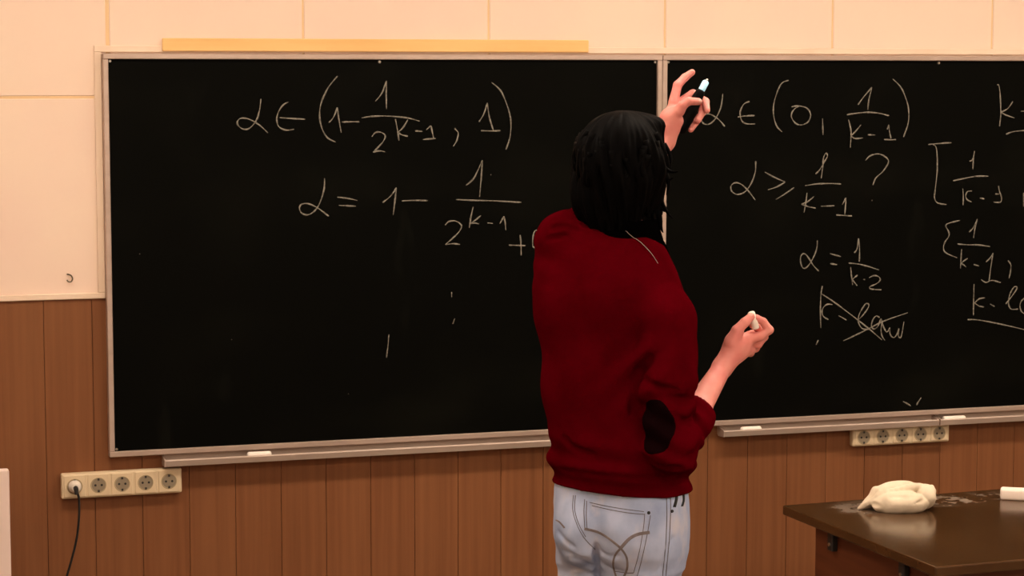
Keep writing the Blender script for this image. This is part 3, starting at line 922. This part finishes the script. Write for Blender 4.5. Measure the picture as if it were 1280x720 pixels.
carve(sw, [([(812, 448), (801, 466), (794, 490), (792, 515)], .009), ([(802, 472), (820, 484), (846, 489)], .006),
           ([(836, 496), (854, 501), (871, 498)], .006), ([(846, 520), (858, 528), (868, 522)], .006),
           ([(806, 573), (825, 584), (850, 587)], .007), ([(702, 588), (740, 594), (790, 598), (830, 597), (857, 591)], .004),
           ([(690, 286), (705, 282), (722, 288)], .004), ([(684, 299), (706, 294)], .004), ([(705, 548), (716, 560), (740, 568)], .005)])
SWV = sw.V.copy()
# hollow sleeve ends
sl_c = R_CUFF + fa * .012
sw.cone(sl_c - fa * .045, sl_c + fa * .09, .035, .038, .0, 'sub')
lc = L_EL * .6 + L_WR * .4 + fl_ * .02
sw.cone(lc - fl_ * .05, lc + fl_ * .09, .036, .038, .0, 'sub')
# open hem and neck
zhem = PL(775, 617, -.11)[2]
hx, hy, hz = PL(694, 604, 0), PL(862, 611, 0), PL(770, 620, -.12)
nrm = np.cross(hy - hx, hz - hx); nrm = nrm if nrm[2] < 0 else -nrm
sw.plane((hx + hy) / 2 * .4 + hz * .6, nrm)
inner = rows_from([(660, 704, 850, 0, .103), (612, 704, 850, 0, .105), (602, 708, 846, 0, .10)], 0)
sw.loft(inner, TH, 0, 2.3, 'sub')
sw.cone(NECK0 + UP * .01, NECK1 + UP * .02, .060, .060, .004, 'sub')
SWQ = sw.mesh(1)
sweater = pq_obj('sweater', SWQ, M['sweater'], per)
tag(sweater, 'dark red knitted sweater with pushed up sleeves')

# ---- jeans
PEL = [(598, 697, 854, .0, .106), (612, 694, 857, .0, .109), (630, 693, 858, -.002, .114), (650, 695, 859, -.003, .120),
       (670, 699, 858, -.003, .120), (685, 704, 856, 0, .112), (700, 712, 848, .01, .09)]
jn = Field((-.26, -.24, .06), (.26, .26, 1.07), .0042)
jn.loft(rows_from(PEL), TH, 0, 2.3)
rh, lh = PL(803, 672, -.025), PL(742, 672, .05)
rk = np.array([rh[0] + .005, rh[1] + .005, .50]); lk = np.array([lh[0] + .012, lh[1] + .03, .50])
ra = np.array([rh[0] + .005, rh[1] - .02, .10]); la = np.array([lh[0] - .005, lh[1] + .01, .10])
jn.chain([rh, rh * .55 + rk * .45, rk, ra], [.091, .083, .068, .060], .03)
jn.chain([lh, lh * .55 + lk * .45, lk, la], [.088, .082, .068, .060], .03)
jn.ell(PL(786, 668, -.055), I3, (.070, .066, .075), .03)
jn.ell(PL(724, 666, -.03), I3, (.050, .066, .072), .03)
jn.cone(PL(752, 640, -.160), PL(745, 692, -.125), .010, .026, .03, 'sub')            # seat cleft
jn.cone(PL(745, 689, -.125), PL(748, 750, -.075), .018, .042, .004, 'sub')


def jfold(X, Y, Z):
    d = .0016 * np.sin(30 * X + 22 * Z) * np.sin(25 * Z - 14 * Y) + 0 * Y
    zc = PL(745, 700, 0)
    rr = np.exp(-(((X - zc[0]) / .09) ** 2 + ((Z - zc[2] + .01) / .06) ** 2))
    d = d + .0048 * rr * np.sin(85 * (Z - zc[2]) + 60 * np.abs(X - zc[0]))
    for kz in (.5, .13):
        d = d + .005 * np.exp(-((Z - kz) / .06) ** 2) * np.sin(80 * Z + 20 * X)
    return d


jn.displace(jfold)
carve(jn, [([(745, 682), (745, 700), (746, 716), (748, 734)], .0055, -.002), ([(745, 690), (745, 704), (746, 718), (748, 736)], .006, -.009), ([(714, 699), (730, 703), (745, 712)], .005),
           ([(718, 713), (734, 717), (746, 720)], .005), ([(704, 688), (720, 696), (734, 700)], .004), ([(749, 688), (760, 696), (772, 695)], .004),
           ([(750, 702), (766, 712), (778, 714)], .004), ([(697, 664), (706, 676), (716, 683)], .004), ([(842, 672), (834, 690), (826, 712)], .004)], .006)
jn.plane((ra[0], ra[1], .075), (0, 0, -1))
JNQ = jn.mesh(1)
jeans = pq_obj('jeans', JNQ, M['denim'], per)
tag(jeans, 'pale bleached blue jeans with grey pocket stitching')


JB = bvh(JNQ); SB = bvh(SWQ)


def ribbon(bm, tree, pts, wpx, lift=.0012):
    """a strip of thread or cloth lying on a garment"""
    sm = smooth_path(pts, 6); prev = None; n = len(sm)
    for i, p in enumerate(sm):
        h_ = cast(tree, p[0], p[1])
        if h_ is None: prev = None; continue
        loc, nor = h_
        q = sm[min(i + 1, n - 1)] - sm[max(i - 1, 0)]
        t = _r0 * 0
        tl = Vector((q[0], 0, -q[1])); tl = (tl - nor * tl.dot(nor))
        if tl.length < 1e-6: continue
        tl.normalize(); s_ = nor.cross(tl) * (wpx / 560 / 2)
        ring = [bm.verts.new(loc + s_ - nor * .001), bm.verts.new(loc + s_ * .8 + nor * lift), bm.verts.new(loc - s_ * .8 + nor * lift), bm.verts.new(loc - s_ - nor * .001)]
        if prev:
            for c in range(3): bm.faces.new((prev[c], prev[c + 1], ring[c + 1], ring[c]))
        prev = ring


def jean_part(name, paths, wpx, m, lift=.0012):
    bm = bmesh.new()
    for p in paths: ribbon(bm, JB, p, wpx, lift)
    bmesh.ops.recalc_face_normals(bm, faces=bm.faces)
    return obj(name, bm, m, jeans)


jean_part('pocket_stitching', [[(737, 628), (760, 633), (785, 637), (805, 639.5)], [(740, 632), (762, 637), (785, 641), (806, 643)],
                               [(731, 624), (730, 640), (731, 661)], [(733.5, 626), (733, 645), (734, 662)],
                               [(806, 642), (804, 662), (799, 690), (792, 716)], [(813, 644), (809, 668), (802, 700), (796, 722)],
                               [(792, 716), (782, 716), (768, 714)]], .9, M['stitch'], .0010)
jean_part('pocket_arc', [[(730.5, 661), (747, 665), (761, 673), (776, 685)]], 3.6, M['arcs'])
jean_part('pocket_arc', [[(812, 665.5), (797, 668), (786, 674), (776, 685)]], 4.4, M['arcs'])
jean_part('pocket_arc', [[(776, 685), (769, 694), (766.5, 706), (770, 720), (773, 730)]], 3.0, M['arcs'])
jean_part('pocket_arc', [[(776, 685), (783, 696), (784, 710), (779, 722), (774, 730)]], 3.0, M['arcs'])
jean_part('pocket_arc', [[(695, 650), (700, 653), (706, 660)]], 3.0, M['arcs'])
jean_part('seat_seam', [[(717, 619), (716, 637), (721, 655), (730, 672), (744, 687)], [(719.5, 619), (718.5, 637), (723.5, 655), (732, 671)]], .9, M['stitch'], .001)
jean_part('side_seam', [[(833, 621), (833.5, 645), (832, 680), (828, 722)], [(838, 622), (838, 645), (836, 680), (832, 722)]], .9, M['stitch'], .001)
jean_part('belt_loop', [[(845.5, 615), (845, 624), (842.5, 634)]], 4.2, M['belt'], .003)
jean_part('belt_loop', [[(853.5, 616), (854, 625), (852, 633)]], 3.6, M['belt'], .003)
for rp in ((811, 641), (840, 639)):
    hcast = cast(JB, *rp)
    if hcast:
        obj('rivet', cyl(bmesh.new(), hcast[0] - hcast[1] * .001, hcast[1], .0042, .0035, 12, .003), M['belt'], jeans)

# ---- dark area: a thin near-black shell over the sleeve around one spot
ec = cast(SB, 820, 535)
pf = Field((-.30, -.25, .95), (.32, .45, 1.66), .0036)
pf.ell(np.array(ec[0]) + np.array([0, .012, 0]), I3, (.044, .048, .062), 0)
pf.V = np.maximum(SWV - .0024, pf.V)
tag(pq_obj('dark_sleeve_area', pf.mesh(1), M['patch'], sweater), 'near-black area on the sleeve by the elbow')

# ---- collar
co = Field((-.15, -.12, 1.44), (.17, .24, 1.72), .003)
cn0, cn1 = PL(781, 316, .045), PL(785, 280, .06)
co.cone(cn0, cn1, .074, .070, 0)
co.cone(PL(752, 302, .055), PL(800, 312, .02), .050, .056, .02)
co.displace(lambda X, Y, Z: .0015 * np.sin(90 * Z + 20 * X))
co.cone(cn0 - UP * .1, cn1 + UP * .12, .056, .056, .0, 'sub')
co.plane(cn1 + UP * .012, (0, 0, 1))
yk = Field((-.30, -.25, .95), (.32, .45, 1.66), .0036)
y0, y1, y2 = PL(726, 277, .07), PL(776, 311, -.04), PL(824, 320, .03)
yn = np.cross(y1 - y0, y2 - y0); yn = -yn if yn[2] > 0 else yn
yk.cone(NECK0 - UP * .05, NECK1, .105, .09, 0)
yk.V = np.maximum(SWV - .0035, yk.V); yk.plane(y1, yn)
COQ = join([co.mesh(1), yk.mesh(1)])
collar = pq_obj('collar', COQ, M['collar'], per); tag(collar, 'black high collar')
CB = bvh(join([COQ, SWQ]))
wp = []
for q in smooth_path([(782, 289), (790, 296), (800, 303), (808, 311), (815, 319), (822, 330)], 4):
    hc = cast(CB, q[0], q[1])
    if hc: wp.append(hc[0] + hc[1] * .002)
if len(wp) > 2:
    obj('thin_cord', tube(bmesh.new(), wp, .0009, 6), M['wire'], per, True)

# ---- head and body
HC = PL(779, 208, .065)                                    # middle of the head
HY = math.radians(38)
hf = np.array([math.sin(HY), math.cos(HY), .06]); hf /= np.linalg.norm(hf)
HAX = axes_from(hf, (.05, 0, 1))                           # side, face, up
hs_, hfw, hup = HAX


def HP(s, f, u): return HC + hs_ * s + hfw * f + hup * u


body = Field((-.26, -.24, .02), (.30, .36, 1.86), .005)
body.loft([(z, cx, cy, a - .022, b - .022) for z, cx, cy, a, b in rows_from(TORSO)], TH, 0, 2.3)
body.cone(PL(770, 340, .055), L_SH, .05, .045, .03); body.cone(PL(790, 350, .03), R_SH, .045, .044, .03)
body.loft([(z, cx, cy, a - .020, b - .024) for z, cx, cy, a, b in rows_from(PEL)], TH, .01, 2.3)
body.chain([rh, rk, ra], [.068, .050, .038], .01); body.chain([lh, lk, la], [.066, .050, .038], .01)
body.cone(ra, ra + np.array([0, 0, -.03]) + FWD * .02, .036, .036, .02); body.cone(la, la + np.array([0, 0, -.03]) + FWD * .02, .036, .036, .02)
_cl_pts = [np.array(cast(JB, *q)[0]) for q in ((748, 670), (745, 684), (745, 700), (746, 716), (748, 734), (750, 760))]
for _a, _b in zip(_cl_pts[:-1], _cl_pts[1:]): body.cone(_a, _b, .036, .036, .004, 'sub')
body.chain([L_SH, L_EL], [.045, .036], .02); body.chain([R_SH, R_EL], [.045, .036], .02)
body.cone(NECK0, HP(0, -.02, -.05), .052, .054, .02)
body.ell(HP(0, -.008, .022), HAX, (.075, .095, .092), .0)
body.ell(HP(0, .022, -.035), HAX, (.060, .068, .078), .03)
body.ell(HP(0, .062, -.085), HAX, (.028, .024, .020), .025)        # chin
body.cone(HP(-.028, .079, .022), HP(.028, .079, .022), .012, .012, .02)   # brow
body.cone(HP(0, .090, .012), HP(0, .107, -.026), .008, .012, .012)  # nose
body.cone(HP(-.012, .095, -.03), HP(.012, .095, -.03), .008, .008, .008)
for s_ in (-1, 1):
    body.ell(HP(.031 * s_, .089, .004), HAX, (.014, .012, .009), .008, 'sub')
    body.ell(HP(.076 * s_, -.004, -.008), HAX, (.008, .018, .030), .006)
    body.ell(HP(.083 * s_, .0, -.006), HAX, (.006, .009, .016), .004, 'sub')
    body.ell(HP(.040 * s_, .066, -.028), HAX, (.022, .018, .020), .02)
body.cone(HP(-.017, .087, -.055), HP(.017, .087, -.055), .0065, .0065, .008)
body.cone(HP(-.014, .086, -.065), HP(.014, .086, -.065), .0065, .0065, .006)


# ---- hands: forearm, palm and five jointed fingers grown together
def hand_field(lo, hi, arm, palm, fingers, h=.0016):
    F = Field(lo, hi, h)
    for a, b, r1, r2 in arm: F.cone(a, b, r1, r2, .012)
    for a, b, r1, r2 in palm: F.cone(a, b, r1, r2, .010)
    for pts, rs in fingers:
        G = Field(lo, hi, h)
        G.chain(pts, rs, .0035)
        k = .0045; v, d = F.V, G.V
        hh = np.clip(.5 + .5 * (v - d) / k, 0, 1); F.V = v * (1 - hh) + d * hh - k * hh * (1 - hh)
    return F


def bounds(pts, m):
    a = np.array(pts); return a.min(0) - m, a.max(0) + m


# right hand: chalk pinched between thumb and forefinger, the other fingers closed
R = lambda px, py, y: PL(px, py, y)
rw = R(903, 459, .06)
r_arm = [(R_EL, R_EL * .5 + R_WR * .5, .034, .032), (R_EL * .5 + R_WR * .5, rw, .031, .0215)]
r_palm = [(rw, R(917, 434, .075), .0215, .0235), (rw, R(926, 436, .09), .020, .023), (R(917, 434, .075), R(934, 424, .10), .0225, .0165),
          (R(920, 442, .09), R(938, 436, .125), .020, .014), (R(915, 425, .065), R(922, 416, .065), .016, .014)]
r_f = [
    ([R(914, 428, .062), R(921, 413, .060), R(931, 403, .066), R(938.5, 396, .075)], [.0145, .0120, .0108, .0092]),           # thumb
    ([R(935, 424, .100), R(950, 420.5, .098), R(961.5, 412.5, .100), R(954, 402, .098), R(945, 397, .090)], [.0125, .0108, .0098, .0086, .0078]),   # index
    ([R(937, 429, .118), R(947, 430, .120), R(955, 421, .125), R(946, 409, .118), R(941, 407, .105)], [.0125, .0105, .0096, .0088, .0080]),    # middle
    ([R(934, 434, .130), R(944, 435, .137), R(949, 427, .143), R(940, 417, .132), R(935, 418, .118)], [.0115, .0100, .0092, .0082, .0075]),   # ring
    ([R(929, 439, .138), R(938, 441, .148), R(942, 434, .153), R(935, 426, .142), R(930, 427, .130)], [.0105, .0090, .0082, .0074, .0068]),
]
allp = [p for f_ in r_f for p in f_[0]] + [R_EL, rw]
lo_, hi_ = bounds(allp, .045)
RH = hand_field(lo_, hi_, r_arm, r_palm, r_f)
RHQ = RH.mesh(2)

# left hand: forefinger pointing up, the thumb on a clicker held by the other fingers
yl = .45
lw = PL(832.5, 177, yl)
l_arm = [(L_EL, L_EL * .5 + L_WR * .5, .034, .030), (L_EL * .5 + L_WR * .5, lw, .030, .0205)]
l_palm = [(lw, PL(836, 148, yl), .0205, .022), (PL(834, 160, yl), PL(843, 128, yl + .02), .0215, .0125), (lw, PL(846, 152, yl + .005), .019, .0175),
          (PL(838, 150, yl + .01), PL(851, 138, yl + .035), .020, .0125), (PL(838, 146, yl), PL(850, 136, yl - .01), .020, .0125)]
l_f = [
    ([PL(849, 139, yl - .012), PL(853, 132, yl - .016), PL(861, 126.5, yl - .014), PL(873, 127, yl + .0)], [.0135, .0115, .0100, .0088]),        # thumb
    ([PL(842, 127, yl + .018), PL(847, 106.5, yl + .03), PL(856, 97, yl + .045), PL(865, 90.5, yl + .052)], [.0122, .0106, .0094, .0080]),          # index
    ([PL(847, 130, yl + .035), PL(866, 117, yl + .062), PL(882, 127, yl + .055), PL(883.5, 138, yl + .028)], [.0115, .0100, .0092, .0080]),    # middle
    ([PL(848, 138, yl + .045), PL(868, 128, yl + .070), PL(878.5, 140, yl + .05), PL(872, 151, yl + .022)], [.0110, .0096, .0086, .0078]),
    ([PL(846, 147, yl + .048), PL(862, 140, yl + .070), PL(873, 149, yl + .052), PL(863.5, 162, yl + .020)], [.0100, .0088, .0080, .0072]),
]
allp = [p for f_ in l_f for p in f_[0]] + [L_EL, lw]
lo_, hi_ = bounds(allp, .045)
LH = hand_field(lo_, hi_, l_arm, l_palm, l_f)
LHQ = LH.mesh(2)
bodyo = pq_obj('body', join([body.mesh(1), RHQ, LHQ]), M['skin'], per)


# nails on the fingers that face the viewer
def nail(tip, prev, side, r):
    d = np.array(tip) - np.array(prev); ax_ = axes_from(d, side)
    F = Field(np.array(tip) - .016, np.array(tip) + .016, .0012)
    F.ell(np.array(tip) + ax_[2] * r * .72 - ax_[1] * .001, ax_, (r * .62, r * .85, r * .34), 0)
    return F.mesh(1)


toc = np.array([0, -1, .2])
pq_obj('nail', nail(l_f[0][0][-1], l_f[0][0][-2], toc, .0088), M['nail'], per)
pq_obj('nail', nail(r_f[0][0][-1], r_f[0][0][-2], (-.5, -1, .6), .0092), M['nail'], per)

for s_ in (-1, 1):
    e_ = Field(HP(.031 * s_, .078, .004) - .02, HP(.031 * s_, .078, .004) + .02, .0014)
    e_.ell(HP(.031 * s_, .078, .004), HAX, (.0125, .0125, .0115), 0)
    eo = pq_obj('eye', e_.mesh(0), M['eye'], per)
    i_ = Field(HP(.031 * s_, .088, .004) - .012, HP(.031 * s_, .088, .004) + .012, .001)
    i_.ell(HP(.031 * s_, .0885, .004), HAX, (.0055, .0025, .0055), 0)
    pq_obj('iris', i_.mesh(0), M['iris'], eo)

# ---- hair
ha = Field((-.20, -.14, 1.46), (.22, .30, 1.90), .003)
ha.ell(HP(0, -.012, .020), HAX, (.097, .112, .105), 0)
ha.ell(HP(0, -.035, -.035), HAX, (.083, .083, .095), .03)
ha.cone(HP(-.02, -.045, -.06), PL(772, 282, .045), .071, .057, .03)
ha.cone(HP(-.045, -.03, -.03), PL(747, 260, .05), .042, .034, .03)
ha.cone(HP(.06, -.01, -.01), PL(811, 266, .07), .047, .028, .03)
ha.ell(HP(0, .055, .092), HAX, (.066, .048, .022), .03)                       # fringe


def strands(X, Y, Z):
    u = (X - HC[0]); v = (Y - HC[1]); w = (Z - HC[2])
    ph = np.arctan2(v, u)
    return (.0038 * np.sin(17 * ph + 2.5 * np.sin(22 * w) + 3 * np.sin(3 * ph)) + .0022 * np.sin(39 * ph + 30 * w) +
            .003 * np.sin(35 * w + 4 * ph)) * np.clip((.13 - w) / .08, .15, 1)


ha.displace(strands)
ha.ell(HP(0, .120, -.050), HAX, (.066, .070, .105), .012, 'sub')              # the face stays free
parts = [ha.mesh(1)]
HAIRQ = parts[0]
hair = pq_obj('hair', HAIRQ, M['hair'], per); tag(hair, 'thick shaggy black hair down to the collar')
rnd = random.Random(5)
bm = bmesh.new()


def lock(p0, pts, r):
    sm = smooth_path([p0] + pts, 5); n = len(sm)
    tube(bm, sm, [r * (1 - (i / (n - 1)) ** 1.6) * .95 + .0006 for i in range(n)], 6)


for i in range(90):
    az = rnd.uniform(0, 2 * math.pi); s_ = math.cos(az); f_ = math.sin(az)
    if f_ > .45: continue
    u0 = rnd.uniform(-.02, .085); rr = math.sqrt(max(0, 1 - ((u0 - .02) / .108) ** 2))
    p0 = HP(s_ * .095 * rr, -.012 + f_ * .110 * rr, u0)
    u1 = u0 - rnd.uniform(.05, .09); rr1 = math.sqrt(max(.55, 1 - ((u1 - .02) / .125) ** 2))
    a2 = az + rnd.uniform(-.3, .3)
    p1 = HP(math.cos(a2) * .101 * rr1, -.014 + math.sin(a2) * .113 * rr1, u1)
    a3 = a2 + rnd.uniform(-.25, .25); u2 = u1 - rnd.uniform(.02, .05)
    rr2 = rr1 * rnd.uniform(.86, .98)
    p2 = HP(math.cos(a3) * .101 * rr2, -.016 + math.sin(a3) * .110 * rr2, u2)
    lock(p0, [p1, p2], rnd.uniform(.006, .011))
for pts, r in (([(822, 200, .03), (834, 212, .02), (842, 215, .01), (848, 214, .0)], .005), ([(824, 225, .04), (834, 226, .03), (842, 222, .02)], .004),
               ([(822, 240, .05), (830, 258, .05), (836, 268, .05), (841, 273, .05)], .0045), ([(818, 246, .05), (828, 262, .05), (838, 265, .05)], .0035),
               ([(820, 250, .05), (824, 272, .05), (826, 284, .05), (829, 291, .05)], .008), ([(814, 255, .05), (819, 280, .05), (824, 298, .05)], .010),
               ([(806, 262, .04), (812, 285, .05), (816, 305, .05)], .010), ([(728, 250, .05), (724, 262, .05), (725, 272, .05)], .005),
               ([(735, 262, .03), (731, 276, .03), (735, 288, .02)], .007), 
                ([(830, 180, .06), (838, 195, .05), (838, 212, .04)], .006),
               ([(826, 205, .03), (836, 228, .03), (833, 244, .03)], .007)):
    q = [PL(*p) for p in pts]; lock(q[0], q[1:], r)
obj('hair_locks', bm, M['hair'], hair, True)

# ---- shoes
for nm, an in (('shoe', ra), ('shoe', la)):
    c = np.array([an[0], an[1], 0]); S = Field(c + np.array([-.2, -.2, -.005]), c + np.array([.22, .25, .16]), .004)
    S.ell(c + FWD * .06 + UP * .045, axes_from(FWD), (.046, .145, .045), 0)
    S.cone(c + UP * .05, c + UP * .10, .050, .046, .02); S.ell(c + FWD * .13 + UP * .035, axes_from(FWD), (.048, .08, .034), .01)
    S.plane(c + UP * .012, (0, 0, -1)); S.plane(c + UP * .11, (0, 0, 1))
    sh = pq_obj(nm, S.mesh(1), M['shoe'], per)
    So = Field(c + np.array([-.2, -.2, -.01]), c + np.array([.22, .25, .06]), .004)
    So.ell(c + FWD * .065 + UP * .012, axes_from(FWD), (.050, .155, .06), 0); So.ell(c + FWD * .13 + UP * .012, axes_from(FWD), (.052, .09, .06), .01)
    So.plane(c + UP * .026, (0, 0, 1)); So.plane(c + UP * .0005, (0, 0, -1))
    pq_obj('sole', So.mesh(1), M['sole'], sh)

# ------------------------------------------------------------------ what the hands hold
rot = Matrix.Rotation(-YAW, 4, 'Z')
W = lambda p: Vector(PO) + rot @ Vector(p)
ca, cb = PL(938.5, 389.5, .087), PL(945, 411, .090)
bm = tube(bmesh.new(), [ca, ca * .96 + cb * .04, ca * .88 + cb * .12, cb * .95 + ca * .05, cb], [.005, .0078, .0085, .0085, .0070], 14)
ch = obj('chalk_stub', bm, M['chalk'], None, True); ch.location = PO; ch.rotation_euler = (0, 0, -YAW)
tag(ch, 'white chalk stub pinched between thumb and forefinger', 'chalk')
k0, k1 = PL(852, 159, yl + .012), PL(874.5, 117, yl + .026)
ck = empty('clicker', PO, -YAW); tag(ck, 'black presentation clicker with a bright tip held in the raised hand', 'clicker')
F = Field(np.minimum(k0, k1) - .04, np.maximum(k0, k1) + .04, .002)
F.chain([k0, k0 * .5 + k1 * .5, k1], [.0165, .0170, .0120], .004)
pq_obj('casing', F.mesh(1), M['clicker'], ck)
dk = (k1 - k0) / np.linalg.norm(k1 - k0); k2 = k1 + dk * .012
k3 = k2 + dk * .020
obj('tip', tube(bmesh.new(), [k2 - dk * .006, k2, k3, k3 + dk * .003], [.0070, .0082, .0082, .0055], 12), M['clicklight'], ck, True)
obj('end_ring', tube(bmesh.new(), [k3 + dk * .002, k3 + dk * .008], [.0045, .003], 10), M['screw'], ck, True)
